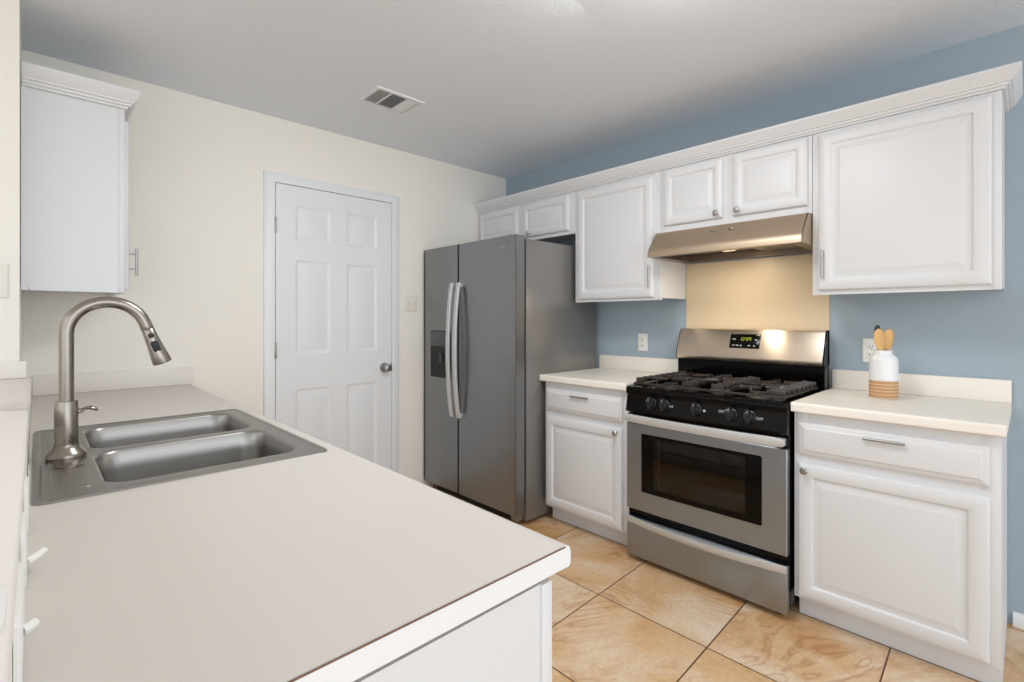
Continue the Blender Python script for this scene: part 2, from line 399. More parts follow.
# ------------------------------------------------------------------ upper cabinets on the right wall
UX = 2.606                                # face of the frames
fu = fr_right(UX)
def upper(y_near, y_far, z0, z1, label, doors, end=False, prof=DOOR_PROF, rails=0.03):
    t = thing('upper_cabinet', ((UX + R) / 2, (y_near + y_far) / 2, z0), label, 'cabinet', 'white upper cabinets on the blue wall')
    box = MB(); th = 0.016
    box.box((UX + 0.019, y_near, z0 + 0.012), (R - 0.002, y_near + th, z1)).box((UX + 0.019, y_far - th, z0 + 0.012), (R - 0.002, y_far, z1))
    box.box((UX + 0.019, y_near + th, z0 + 0.018), (R - 0.002, y_far - th, z0 + 0.034)).box((UX + 0.019, y_near + th, z1 - 0.016), (R - 0.002, y_far - th, z1))
    box.box((R - 0.010, y_near + th, z0 + 0.034), (R - 0.002, y_far - th, z1 - 0.016))
    box.build('cabinet_box', M['white'], t)
    f = MB(); w = doors[0][0] + 0.014 - y_near; w2 = y_far - doors[-1][1] + 0.014
    f.box((UX, y_near, z0), (UX + 0.019, y_near + w, z1), 0.001).box((UX, y_far - w2, z0), (UX + 0.019, y_far, z1), 0.001)
    f.box((UX, y_near + w, z0), (UX + 0.019, y_far - w2, z0 + rails)).box((UX, y_near + w, z1 - 0.04), (UX + 0.019, y_far - w2, z1))
    if len(doors) == 2:
        c = (doors[0][1] + doors[1][0]) / 2
        f.box((UX, c - 0.03, z0 + rails), (UX + 0.019, c + 0.03, z1 - 0.04))
    f.build('face_frame', M['white'], t)
    for (a, b, za, zb, hw) in doors:
        d = leaf('door', fu, -b, za, -a, zb, t, prof)
        if hw[0] == 'bar': bar_pull(fu, -hw[1], hw[2], 0.128, d)
        else: knob(fu, -hw[1], hw[2], d)
    return t
ZT = 2.118
upper(2.108, 3.110, 1.835, ZT, 'low white two door wall cabinet directly above the grey refrigerator',
      [(2.155, 2.594, 1.860, 2.100, ('knob', 2.520, 1.885)), (2.648, 3.090, 1.860, 2.100, ('knob', 2.705, 1.885))], prof=SMALL_PROF, rails=0.038)
upper(1.478, 2.106, 1.372, ZT, 'tall narrow white wall cabinet between the refrigerator cabinet and range hood',
      [(1.523, 2.080, 1.390, 2.100, ('bar', 1.541, 1.512))])
upper(0.702, 1.476, 1.752, ZT, 'white two door wall cabinet above the steel range hood',
      [(0.718, 1.062, 1.792, 2.108, ('knob', 1.034, 1.818)), (1.114, 1.452, 1.792, 2.108, ('knob', 1.142, 1.818))], prof=SMALL_PROF, rails=0.052)
upper(0.073, 0.700, 1.372, ZT, 'large single door white wall cabinet above the counter with the canister',
      [(0.100, 0.673, 1.392, 2.104, ('bar', 0.655, 1.512))])
CROWN = [(0.0, 2.1185), (0.010, 2.1185), (0.012, 2.1265), (0.0205, 2.1275), (0.0225, 2.1365), (0.030, 2.138), (0.032, 2.1445), (0.040, 2.1535), (0.049, 2.171), (0.0525, 2.177), (0.0525, 2.188), (0.0, 2.188)]
cr = MB().sweep([(UX, B - 0.001), (UX, 0.073), (R - 0.001, 0.073)], CROWN, [(-1, 0), (0, -1)])
cr.box((UX, 0.075, 2.1185), (R - 0.001, B - 0.002, 2.125))
tag(cr.build('crown_molding', M['white'], None, (UX, 1.6, 2.1185), 18), 'long white crown moulding along the tops of the right wall cabinets', 'molding')

# ------------------------------------------------------------------ upper cabinet by the sink (left)
LX = 0.276; fl = fr_left(LX)
t = thing('upper_cabinet', (0.11, 2.91, 1.374), 'white wall cabinet above the sink counter, side panel facing us', 'cabinet')
b_ = MB(); b_.box((-0.044, 2.724, 1.386), (LX - 0.019, 2.740, 2.172)).box((-0.044, 3.094, 1.386), (LX - 0.019, 3.110, 2.172))
b_.box((-0.044, 2.740, 1.392), (LX - 0.019, 3.094, 1.408)).box((-0.044, 2.740, 2.156), (LX - 0.019, 3.094, 2.172)).box((-0.044, 2.740, 1.408), (-0.033, 3.094, 2.156))
b_.build('cabinet_box', M['white'], t)
b_ = MB(); b_.box((LX - 0.019, 2.721, 1.374), (LX, 2.760, 2.172), 0.0012).box((LX - 0.019, 3.072, 1.374), (LX, 3.110, 2.172)).box((LX - 0.019, 2.760, 1.374), (LX, 3.072, 1.404)).box((LX - 0.019, 2.760, 2.11), (LX, 3.072, 2.172))
b_.build('face_frame', M['white'], t)
b_ = MB(); b_.box((-0.044, 2.7195, 1.374), (-0.024, 2.7238, 2.172)).box((-0.022, 2.7215, 1.374), (LX - 0.02, 2.7238, 1.392))
b_.build('side_trim', M['white'], t)
d = leaf('door', fl, 2.735, 1.392, 3.085, 2.125, t)
bar_pull(fl, 2.758, 1.515, 0.120, d, off=0.047, inset=0.026)
LC = [(o * 0.98, 2.172 + (z - 2.1185) * 1.1) for o, z in CROWN]
MB().sweep([(-0.042, 2.721), (LX, 2.721), (LX, 3.110)], LC, [(0, -1), (1, 0)]).build('crown', M['white'], t, None, 18)

# ------------------------------------------------------------------ base cabinets on the right wall
BX = 2.301; fbx = fr_right(BX)
def base(y0, y1, label, dr, dd, kn, pl, shown_end):
    t = thing('base_cabinet', (2.6, (y0 + y1) / 2, 0), label, 'cabinet', 'white base cabinets beside the range')
    m = MB(); th = 0.016
    for ya, yb in ((y0, y0 + th), (y1 - th, y1)):
        m.prism([(BX + 0.019, 0.100), (2.368, 0.100), (2.368, 0.001), (R - 0.002, 0.001), (R - 0.002, 0.875), (BX + 0.019, 0.875)], Fr((0, 0, 0), (1, 0, 0), (0, 0, 1), (0, 1, 0)), ya, yb)
    m.box((BX + 0.019, y0 + th, 0.100), (R - 0.002, y1 - th, 0.116)).box((R - 0.012, y0 + th, 0.116), (R - 0.002, y1 - th, 0.875))
    m.build('cabinet_box', M['white'], t)
    f = MB(); w = 0.05
    f.box((BX, y0, 0.100), (BX + 0.019, y0 + w, 0.875), 0.001).box((BX, y1 - w, 0.100), (BX + 0.019, y1, 0.875), 0.001)
    for za, zb in ((0.100, 0.135), (0.645, 0.700), (0.82, 0.875)): f.box((BX, y0 + w, za), (BX + 0.019, y1 - w, zb))
    f.build('face_frame', M['white'], t)
    MB().box((2.368, y0 + th, 0.001), (2.380, y1 - th, 0.100)).build('toe_kick', M['white'], t)
    d = leaf('drawer', fbx, -dr[1], dr[2], -dr[0], dr[3], t, DRAWER_PROF)
    bar_pull(fbx, -pl[0], pl[1], pl[2], d, False, base=0.019)
    d = leaf('door', fbx, -dd[1], dd[2], -dd[0], dd[3], t)
    knob(fbx, -kn[0], kn[1], d)
    return t
base(1.492, 2.098, 'white base cabinet between the refrigerator and the range', (1.528, 2.082, 0.700, 0.832), (1.528, 2.082, 0.112, 0.664), (1.560, 0.640), (1.812, 0.806, 0.128), False)
base(0.066, 0.686, 'white base cabinet right of the range, below the canister counter', (0.094, 0.668, 0.702, 0.832), (0.094, 0.668, 0.112, 0.664), (0.640, 0.640), (0.378, 0.806, 0.128), True)

# ------------------------------------------------------------------ counters on the right wall
def rolled(fx, back, z0=0.876, z1=0.914):
    """section of a laminate top with a rolled front edge, front towards -x"""
    return [(back, z0), (fx + 0.004, z0), (fx, z0 + 0.004), (fx, z1 - 0.010), (fx + 0.0015, z1 - 0.004), (fx + 0.005, z1 - 0.0005), (fx + 0.010, z1 + 0.001), (fx + 0.020, z1), (back, z1)]
FY = Fr((0, 0, 0), (1, 0, 0), (0, 0, 1), (0, 1, 0))
for y0, y1, lab in ((1.490, 2.120, 'short pale counter between the refrigerator and the range'), (0.053, 0.690, 'pale counter with backsplash right of the range, holding the canister')):
    t = thing('countertop', (2.58, (y0 + y1) / 2, 0.876), lab, 'counter', 'pale counters beside the range')
    MB().prism(rolled(2.268, R - 0.002), FY, y0, y1).build('counter_slab', M['lamR'], t)
    MB().box((R - 0.022, y0, 0.9145), (R - 0.002, y1, 1.008), 0.003).build('backsplash', M['lamR'], t)

# ------------------------------------------------------------------ tan panel behind the range
tag(MB().box((R - 0.004, 0.706, 0.93), (R - 0.0005, 1.474, 1.598)).build('backsplash_panel', M['panelc']), 'smooth tan panel on the wall between range and hood', 'backsplash')

# ------------------------------------------------------------------ peninsula counter with sink cut-out
SX0, SX1, SY0, SY1 = -0.008, 0.555, 1.268, 2.104
t = thing('countertop', (0.28, 1.8, 0.876), 'long pale sink counter in the front, white cut end', 'counter')
FYm = Fr((0, 0, 0), (-1, 0, 0), (0, 0, 1), (0, 1, 0))
PX = 0.5925
pr = rolled(-PX, 0.0145, 0.882)
c = MB()
c.prism(pr, FYm, 0.492, SY0 + 0.02).prism(pr, FYm, SY1 - 0.02, B - 0.001)
c.prism([(a, b) if a < -0.4 else (-(SX1 - 0.018), b) for a, b in pr], FYm, SY0 + 0.02, SY1 - 0.02)
c.box((-0.0145, SY0 + 0.02, 0.876), (SX0 + 0.014, SY1 - 0.02, 0.914))
c.build('counter_slab', M['lam'], t)
MB().prism(pr, FYm, 0.4885, 0.4915).build('end_cap', M['lamw'], t)
MB().box((-0.0145, 0.4882, 0.9125), (PX - 0.012, 0.4898, 0.9147)).build('edge_seam', M['seam'], t)['label'] = 'brown seam line'
MB().box((-0.0145, B - 0.022, 0.9145), (PX + 0.011, B - 0.001, 1.004), 0.002).build('backsplash', M['ledge'], t)

t = thing('base_cabinet', (0.28, 1.8, 0), 'white base cabinet under the sink counter, plain end panel', 'cabinet')
PB = 0.551
m = MB(); m.box((-0.0145, 0.4935, 0.001), (PB - 0.02, 0.509, 0.874)); m.build('end_panel', M['white'], t)
m = MB(); m.box((PB - 0.022, 0.489, 0.001), (PB, 0.528, 0.874), 0.0015)
m.build('corner_stile', M['white'], t)
m = MB(); m.box((PB - 0.019, 0.528, 0.10), (PB, B - 0.002, 0.14)).box((PB - 0.019, 0.528, 0.835), (PB, B - 0.002, 0.874))
for y in (1.13, 1.70, 2.30, 3.05): m.box((PB - 0.019, y, 0.14), (PB, y + 0.06, 0.835))
m.build('face_frame', M['white'], t)
fp = fr_left(PB)
for ya, yb in ((0.54, 1.12), (1.20, 1.69), (1.77, 2.29), (2.37, 3.04)):
    d = leaf('door', fp, ya, 0.112, yb, 0.664, t); knob(fp, yb - 0.03, 0.64, d)
    leaf('drawer', fp, ya, 0.700, yb, 0.832, t, DRAWER_PROF)
MB().box((PB - 0.09, 0.51, 0.001), (PB - 0.075, B - 0.002, 0.10)).build('toe_kick', M['white'], t)

# ------------------------------------------------------------------ sink
t = thing('sink', (0.27, 1.69, 0.914), 'double bowl stainless steel sink set into the pale counter', 'sink')
ZC = 0.9152
def rr(x0, y0, x1, y1, r, z, n=6):
    pts = []
    for cx, cy, a0 in ((x1 - r, y1 - r, 0), (x0 + r, y1 - r, 90), (x0 + r, y0 + r, 180), (x1 - r, y0 + r, 270)):
        for k in range(n + 1):
            q = math.radians(a0 + 90 * k / n); pts.append(V((cx + r * math.cos(q), cy + r * math.sin(q), z)))
    return pts
bowls = [(0.100, 1.322, 0.508, 1.668), (0.100, 1.704, 0.508, 2.052)]
def deck():
    """rim with two openings: outer edge and holes bridged on a grid of strips"""
    m = MB()
    o = [rr(SX0, SY0, SX1, SY1, 0.022, ZC - 0.0008), rr(SX0 + 0.002, SY0 + 0.002, SX1 - 0.002, SY1 - 0.002, 0.021, ZC + 0.003), rr(SX0 + 0.010, SY0 + 0.010, SX1 - 0.010, SY1 - 0.010, 0.016, ZC + 0.0042), rr(SX0 + 0.016, SY0 + 0.016, SX1 - 0.016, SY1 - 0.016, 0.012, ZC + 0.0012)]
    m.rings(o, False, False)
    bm = bmesh.new(); loops = [o[-1]] + [rr(*b, 0.055, ZC + 0.0012, 8) for b in bowls]
    es = []
    for L in loops:
        vs = [bm.verts.new(p) for p in L]
        es += [bm.edges.new((vs[i], vs[(i + 1) % len(vs)])) for i in range(len(vs))]
    bmesh.ops.triangle_fill(bm, edges=es, use_beauty=True, normal=(0, 0, 1))
    def inside(p):
        return any(b[0] + 0.004 < p.x < b[2] - 0.004 and b[1] + 0.004 < p.y < b[3] - 0.004 and
                   not any((abs(p.x - cx) < 0.0001) for cx in ()) for b in bowls)
    kill = []
    for f in bm.faces:
        p = f.calc_center_median()
        for b in bowls:
            x0, y0, x1, y1 = b; r = 0.055
            qx = max(x0 + r - p.x, 0, p.x - (x1 - r)); qy = max(y0 + r - p.y, 0, p.y - (y1 - r))
            if x0 < p.x < x1 and y0 < p.y < y1 and math.hypot(qx, qy) < r - 1e-4: kill.append(f); break
    bmesh.ops.delete(bm, geom=kill, context='FACES_ONLY')
    m.add(bm)
    for f in m.bm.faces:
        if f.normal.z < 0: f.normal_flip()
    return m
deck().build('sink_deck', M['sinkrim'], t)
for x0, y0, x1, y1 in bowls:
    m = MB(); L = []
    for ins, dz, r in ((-0.0005, 0.0012, 0.055), (0.003, -0.001, 0.054), (0.006, -0.006, 0.054), (0.010, -0.05, 0.054), (0.016, -0.135, 0.054), (0.022, -0.158, 0.052), (0.036, -0.172, 0.046), (0.060, -0.178, 0.036), (0.135, -0.181, 0.02)):
        L.append(rr(x0 + ins, y0 + ins, x1 - ins, y1 - ins, r, ZC + dz, 8))
    m.rings(L, False, True)
    bw = m.build('bowl', M['sink'], t)
    for p in bw.data.polygons: p.flip()
    cx, cy = (x0 + x1) / 2, (y0 + y1) / 2
    MB().lathe([(0.043, 0.0), (0.043, 0.002), (0.036, 0.003), (0.030, 0.0005), (0.012, 0.0008), (0.0, 0.006)], Fr((cx, cy, ZC - 0.1808), (1, 0, 0), (0, 1, 0), (0, 0, 1)), 24).build('drain', M['alu'], bw)

# raised faucet deck line pressed into the rim
m = MB()
L = [rr(0.020, 1.335, 0.086, 2.038, 0.014, ZC + 0.0010), rr(0.0215, 1.3365, 0.0845, 2.0365, 0.013, ZC + 0.0026), rr(0.024, 1.339, 0.082, 2.034, 0.012, ZC + 0.0028)]
m.rings(L, False, True).build('faucet_ledge', M['sinkrim'], t)

# ------------------------------------------------------------------ faucet
FX, FYc, FZb = 0.0530, 1.645, ZC + 0.0030
t = thing('faucet', (FX, FYc, FZb), 'tall brushed nickel pull-down faucet arching over the sink', 'faucet')
FF = Fr((FX, FYc, FZb), (1, 0, 0), (0, 1, 0), (0, 0, 1))
MB().lathe([(0.0, 0.0003), (0.0385, 0.0003), (0.0395, 0.005), (0.0385, 0.011), (0.034, 0.018), (0.0275, 0.024), (0.0245, 0.032), (0.0245, 0.036), (0.0, 0.036)], FF, 36).build('base_flange', M['nickel'], t)
m = MB(); L = [rr(-0.026 + FX, FYc - 0.125, 0.028 + FX, FYc + 0.125, 0.0265, FZb + z, 8) for z in (0.0001, 0.0022)]
m.rings(L).build('deck_plate', M['nickel'], t)
MB().lathe([(0.0, 0.024), (0.0222, 0.024), (0.0228, 0.028), (0.0228, 0.138), (0.0218, 0.1405), (0.018, 0.1405), (0.0, 0.1405)], FF, 32).build('body', M['nickel'], t)
RA, zc_ = 0.0805, 1.224
path = [(FX, FYc, FZb + 0.138)] + [(FX, FYc, z) for z in (1.10, 1.17, 1.215)]
for k in range(0, 17):
    q = math.radians(180 - 160 * k / 16); path.append((FX + RA + RA * math.cos(q), FYc, zc_ + RA * math.sin(q)))
sp_end = V(path[-1]); q = math.radians(20); tdir = V((math.sin(q), 0, -math.cos(q)))
path.append(sp_end + tdir * 0.012)
MB().tube(path, 0.0148, 20).build('spout', M['nickel'], t)
h0 = sp_end + tdir * 0.0125
HF = Fr(h0, (0, 1, 0), tdir.cross(V((0, 1, 0))), tdir)
hd = MB().lathe([(0.0, 0.0), (0.0150, 0.0), (0.0150, 0.006), (0.0143, 0.007), (0.0150, 0.008), (0.0158, 0.03), (0.0178, 0.055), (0.0205, 0.080), (0.0225, 0.101), (0.0215, 0.105), (0.0, 0.105)], HF, 28).build('spray_head', M['nickel'], t)
MB().lathe([(0.0, 0.0), (0.0185, 0.0), (0.0175, 0.0015), (0.0, 0.0015)], Fr(h0 + tdir * 0.1045, HF.u, HF.v, HF.w), 24).build('nozzle', M['blackm'], hd)
# the two buttons sit on the side of the head that faces the room
out = V((-0.10, -0.98, 0.12)); out = (out - tdir * out.dot(tdir)).normalized(); side = tdir.cross(out)
def hbutton(d, hw, hl, rad, rnd):
    m = MB(); L = []
    for hgt, sc in ((-0.004, 1), (0.0012, 1), (0.0022, 0.8)):
        L.append([h0 + tdir * (d + hl * sc * math.sin(a) * (1 if rnd else min(1.25, 1 / max(abs(math.sin(a)), abs(math.cos(a)))) )) + side * (hw * sc * math.cos(a) * (1 if rnd else min(1.25, 1 / max(abs(math.sin(a)), abs(math.cos(a)))))) + out * (rad + hgt) for a in [2 * math.pi * k / 24 for k in range(24)]])
    m.rings(L).build('button', M['blackm'], hd)
hbutton(0.025, 0.0068, 0.0068, 0.0153, True)
hbutton(0.056, 0.0086, 0.0150, 0.0173, False)
m = MB()
m.tube([(FX + 0.019, FYc, FZb + 0.112), (FX + 0.030, FYc, FZb + 0.113)], [0.0075, 0.006], 12)
m.tube([(FX + 0.027, FYc, FZb + 0.112), (FX + 0.035, FYc, FZb + 0.118), (FX + 0.045, FYc, FZb + 0.119), (FX + 0.054, FYc, FZb + 0.115), (FX + 0.060, FYc, FZb + 0.110)], [0.0062, 0.007, 0.0075, 0.007, 0.004], 12, flat=(0.7, 1.2))
m.build('lever', M['nickel'], t)

# ------------------------------------------------------------------ ledge on the half wall and what is on it
t = thing('bar_ledge', (-0.2, 1.6, 1.0015), 'white ledge on top of the half wall behind the sink', 'ledge')
MB().box((-0.36, 0.40, 1.0015), (-0.0135, 2.578, 1.042), 0.006, 3).build('ledge_top', M['ledge'], t)
MB().box((-0.36, 2.558, 1.0425), (-0.026, 2.5785, 1.106), 0.004, 3).build('backsplash', M['ledge'], t)
tag(MB().panel(Fr((0, 0, 0), (1, 0, 0), (0, 1, 0), (0, 0, 1)), -0.075, 0.480, -0.0165, 0.575, [(0, 1.0425, 0.02), (0, 1.048, 0.02), (0.004, 1.0525, 0.018), (0.010, 1.054, 0.014)], 6).build('white_piece', M['plastic']),  # unidentified rounded white plastic piece, shape only approximate
    'small rounded white piece lying on the ledge, cut off by the photo edge', 'plastic piece')

def wallplate(name, f, x, y, w, h, label, cat, group, kindp, m=M['plastic']):
    t = thing(name, f(x, y, 0), label, cat, group)
    MB().panel(f, x - w / 2, y - h / 2, x + w / 2, y + h / 2, [(0, 0.0005, 0.003), (0, 0.003, 0.003), (0.003, 0.006, 0.003), (0.006, 0.0065, 0.003)]).build('cover_plate', m, t)
    if kindp == 'outlet':
        for s in (-1, 1):
            b = MB().panel(f, x - 0.017, y + s * 0.0195 - 0.0145, x + 0.017, y + s * 0.0195 + 0.0145, [(0, 0.006, 0.011), (0, 0.0085, 0.011), (0.001, 0.009, 0.010)], 5).build('receptacle', m, t)
            g = MB()
            for dx in (-0.0065, 0.0065): g.fbox(f, (x + dx - 0.0013, y + s * 0.0195 - 0.003, 0.0088), (x + dx + 0.0013, y + s * 0.0195 + 0.006, 0.0094))
            g.lathe([(0.0025, 0.0), (0.0025, 0.0005)], Fr(f(x, y + s * 0.0195 - 0.008, 0.0089), f.u, f.v, f.w), 10)
            g.build('slots', M['slot'], b)
    elif kindp:
        for dx in kindp:
            sw = MB(); sw.panel(f, x + dx - 0.006, y - 0.013, x + dx + 0.006, y + 0.013, [(0, 0.006, 0.001), (0, 0.008, 0.001)])
            sw.tube([f(x + dx, y, 0.007), f(x + dx, y + 0.006, 0.0145), f(x + dx, y + 0.009, 0.019)], [0.0052, 0.0045, 0.0036], 8)
            sw.build('toggle', m, t)
    return t
fR = fr_right(R); fH = fr_left(-0.0155)
wallplate('wall_outlet', fR, -1.781, 1.106, 0.071, 0.116, 'white wall outlet above the counter beside the refrigerator', 'outlet', None, 'outlet')
wallplate('wall_outlet', fR, -0.530, 1.108, 0.071, 0.116, 'white wall outlet behind the utensil canister', 'outlet', None, 'outlet')
wallplate('light_switch', fr_back(B), 1.960, 1.372, 0.105, 0.116, 'white two gang light switch between door and refrigerator', 'light switch', None, (-0.023, 0.023), M['almond'])
wallplate('light_switch', fr_back(2.58), -0.116, 1.398, 0.085, 0.125, 'cream switch plate on the wall end, cut off by the photo edge', 'light switch', None, (0.0,), M['almond'])
def lowplate(y, w, label, lever, reach=0.0235, lz=0.934):
    t = thing('light_switch', fH(y, 0.952, 0), label, 'light switch', None)
    MB().panel(fH, y - w / 2, 0.9165, y + w / 2, 0.9895, [(0, 0.0005, 0.003), (0, 0.003, 0.003), (0.002, 0.0055, 0.003), (0.004, 0.006, 0.003)]).build('cover_plate', M['plastic'], t)
    if lever:
        m = MB(); m.tube([fH(y, lz, 0.0055), fH(y + lever * 0.3, lz + 0.001, 0.5 * reach + 0.003), fH(y + lever * 0.6, lz + 0.003, reach)], [0.0055, 0.005, 0.0045], 8)
        m.build('toggle', M['plastic'], t)
lowplate(1.15, 0.10, 'blank white plate on the half wall beside the sink corner', 0)
lowplate(0.93, 0.10, 'white switch plate on the half wall, lever sticking out, second from sink', 0.04)
lowplate(0.70, 0.16, 'white switch plate on the half wall, nearest to the photo\'s lower edge', 0.01, 0.0158, 0.947)

# ------------------------------------------------------------------ refrigerator
FX0 = 2.055
t = thing('refrigerator', (2.45, 2.60, 0), 'grey stainless steel side-by-side refrigerator with two curved handles', 'refrigerator')
FY0, FYs, FY1 = 2.122, 2.684, 3.088
m = MB(); m.box((2.158, 2.127, 0.026), (2.86, 3.070, 1.752), 0.003, 2); m.build('cabinet_body', M['fridges'], t)
ff = fr_right(FX0 + 0.080)
def bowed_door(name, y0, y1, z0, z1, parent):
    """door slab, face slightly bowed outwards, edges rounded"""
    n = 12; pts = []
    r = 0.004
    for i in range(n + 1):
        y = y0 + (y1 - y0) * i / n
        e = min(y - y0, y1 - y)
        bow = 0.006 * (1 - ((2 * i / n) - 1) ** 2)
        cut = 0.0 if e > r else r - math.sqrt(max(r * r - (r - e) ** 2, 0))
        if i == 0: pts.append((y, 0.080 - r - 0.003))
        pts.append((y, 0.071 + bow - (cut if 0 < i < n else r * 0.35)))
        if i == n: pts.append((y, 0.080 - r - 0.003))
    loop = [(y0, 0.0)] + pts + [(y1, 0.0)]
    L = []
    for z, k in ((z0, 0.94), (z0 + 0.004, 1), (z1 - 0.004, 1), (z1, 0.94)):
        L.append([V((FX0 + 0.080 - w * k, y, z)) for y, w in loop])
    return MB().rings(L).build(name, M['fridge'], parent)
rd = bowed_door('fridge_door', FY0, FYs - 0.003, 0.078, 1.768, t)
ld = bowed_door('freezer_door', FYs + 0.003, FY1, 0.078, 1.768, t)
MB().box((2.134, 2.170, 0.09), (2.151, 3.06, 1.745)).build('door_gasket', M['blackm'], t)
def arc_handle(y, parent):
    P = []; n = 24; z0, z1 = 0.600, 1.503
    xb, xo = FX0 + 0.006, FX0 - 0.052
    for i in range(n + 1):
        s = i / n; z = z0 + (z1 - z0) * s
        P.append((xo + (1 - math.sin(math.pi * s) ** 0.75) * (xb - 0.022 - xo), y, z))
    L = []
    w, th = 0.017, 0.008
    for i, p in enumerate(P):
        a = V(P[min(i + 1, n)]) - V(P[max(i - 1, 0)]); tz = a.normalized(); nx = V((0, 1, 0)).cross(tz)
        sec = [(-w, -th * 0.5), (-w * 0.8, -th), (w * 0.8, -th), (w, -th * 0.5), (w, th * 0.5), (w * 0.8, th), (-w * 0.8, th), (-w, th * 0.5)]
        L.append([V(p) + V((0, 1, 0)) * q + nx * k for q, k in sec])
    m = MB().rings(L)
    for p in (P[0], P[-1]):
        dz = 0.014 if p is P[0] else -0.014
        m.box((p[0] - 0.002, y - w * 0.85, p[2] + dz - 0.014), (xb + 0.003, y + w * 0.85, p[2] + dz + 0.014), 0.004)
    return m.build('handle', M['handle'], parent)
arc_handle(FYs - 0.040, rd); arc_handle(FYs + 0.036, ld)
# dispenser set into the freezer door
fd = fr_right(FX0 + 0.004)
dp = MB(); dp.panel(fd, -2.985, 0.850, -2.770, 1.180, [(0, 0.0, 0.004), (0, 0.010, 0.004), (0.003, 0.012, 0.004), (0.006, 0.012, 0.003), (0.008, 0.0095, 0.003)]).build('dispenser', M['blackm'], ld)
disp = [o for o in ld.children if o.name.startswith('dispenser')][0]
MB().panel(fd, -2.978, 1.070, -2.777, 1.174, [(0, 0.009, 0.003), (0, 0.0125, 0.003), (0.002, 0.0135, 0.003)]).build('control_panel', mat('dispenser_grey', (84, 84, 86), 0.3), disp)
pd = MB(); pd.fbox(fd, (-2.872, 0.960, 0.009), (-2.840, 1.020, 0.019), 0.003)
pd.build('paddle', mat('paddle_grey', (60, 60, 62), 0.35), disp)
g = MB(); g.box((2.128, 2.215, 0.012), (2.150, 3.02, 0.070), 0.002)
for k in range(5): g.box((2.125, 2.23, 0.018 + k * 0.010), (2.129, 3.00, 0.022 + k * 0.010))
g.build('kick_grille', M['blackm'], t)
for y in (2.150, 3.02):
    MB().box((2.10, y, 0.030), (2.155, y + 0.055, 0.072), 0.004).build('lower_hinge', M['fridges'], t)
    MB().box((2.115, y + 0.004, 1.7525), (2.20, y + 0.05, 1.776), 0.006).build('hinge_cover', M['fridges'], t)
for y in (2.20, 3.02):
    MB().lathe([(0.022, 0.0), (0.022, 0.010), (0.012, 0.012), (0.012, 0.027)], Fr((2.23, y, 0.0008), (1, 0, 0), (0, 1, 0), (0, 0, 1)), 16).build('foot', M['blackm'], t)

def text_mesh(name, body, size, fr, x, y, m, parent, align='CENTER', depth=0.0004, shear=0.0):
    cu = bpy.data.curves.new(name, 'FONT'); cu.body = body; cu.size = size; cu.align_x = align; cu.align_y = 'CENTER'; cu.extrude = depth; cu.resolution_u = 2; cu.shear = shear
    o = bpy.data.objects.new(name, cu)
    COL.objects.link(o); bpy.context.view_layer.update()
    me = bpy.data.meshes.new_from_object(o.evaluated_get(bpy.context.evaluated_depsgraph_get()))
    bpy.data.objects.remove(o)
    base = V((0, 0, 0)); q = parent
    while q is not None: base += V(q.location); q = q.parent
    for v in me.vertices: v.co = fr(x + v.co.x, y + v.co.y, v.co.z) - base
    me.materials.clear(); me.materials.append(m)
    ob = bpy.data.objects.new(name, me); COL.objects.link(ob); ob.parent = parent
    return ob
MB().lathe([(0.0, -0.0005), (0.024, -0.0005), (0.024, 0.0006), (0.020, 0.0010), (0.0, 0.0011)], Fr(fr_right(FX0 + 0.0035)(-2.228, 1.702, 0.0), (0, -1, 0), (0, 0, 1), (-1, 0, 0)), 24, 1.0, 0.42).build('badge', M['fllogo'], rd)

# ------------------------------------------------------------------ gas range
RX = 2.262                                # body front
GY0, GY1 = 0.6955, 1.4735
t = thing('gas_range', (2.55, 1.09, 0), 'stainless steel and black gas range under the hood', 'range')
m = MB(); m.box((RX + 0.022, GY0 + 0.002, 0.045), (2.87, GY1 - 0.002, 0.870), 0.004); m.build('range_body', M['black'], t)
fg = fr_right(RX)
# cooktop
m = MB()
m.prism([(RX - 0.012, 0.868), (RX - 0.016, 0.876), (RX - 0.016, 0.898), (RX - 0.010, 0.907), (RX + 0.02, 0.910), (RX + 0.035, 0.902), (2.80, 0.902), (2.80, 0.868)], FY, GY0, GY1)
m.box((RX + 0.03, GY0, 0.90), (2.80, GY0 + 0.014, 0.910), 0.003).box((RX + 0.03, GY1 - 0.014, 0.90), (2.80, GY1, 0.910), 0.003)
m.build('cooktop', M['black'], t)
# control panel, sloped
cp0, cp1 = V((RX - 0.006, 0, 0.866)), V((RX - 0.022, 0, 0.786))
m = MB(); m.prism([(RX + 0.03, 0.866), (cp0.x, 0.866), (cp1.x, 0.786), (RX - 0.018, 0.778), (RX + 0.03, 0.778)], FY, GY0 + 0.001, GY1 - 0.001)
cpan = m.build('control_panel', M['black'], t)
cv = (cp0 - cp1).normalized(); cn = V((0, -1, 0)).cross(cv)
if cn.x > 0: cn = -cn
CPF = Fr(cp1 + (cp0 - cp1) * 0.5, (0, -1, 0), cv, cn)
KY = (1.325, 1.252, 1.090, 0.926, 0.846)
for y in KY:
    f = Fr(CPF(-y, 0.008, 0.0), CPF.u, CPF.v, CPF.w)
    kn = MB().lathe([(0.0, 0.0), (0.026, 0.0), (0.026, 0.004), (0.0215, 0.006), (0.020, 0.022), (0.018, 0.025), (0.0, 0.025)], f, 28)
    kn.fbox(f, (-0.0075, -0.0265, 0.006), (0.0075, 0.0265, 0.040), 0.003)
    kn = kn.build('knob', M['knobk'], cpan)
    MB().fbox(f, (-0.0008, 0.010, 0.0399), (0.0008, 0.022, 0.0404)).build('pointer', M['mark'], kn)
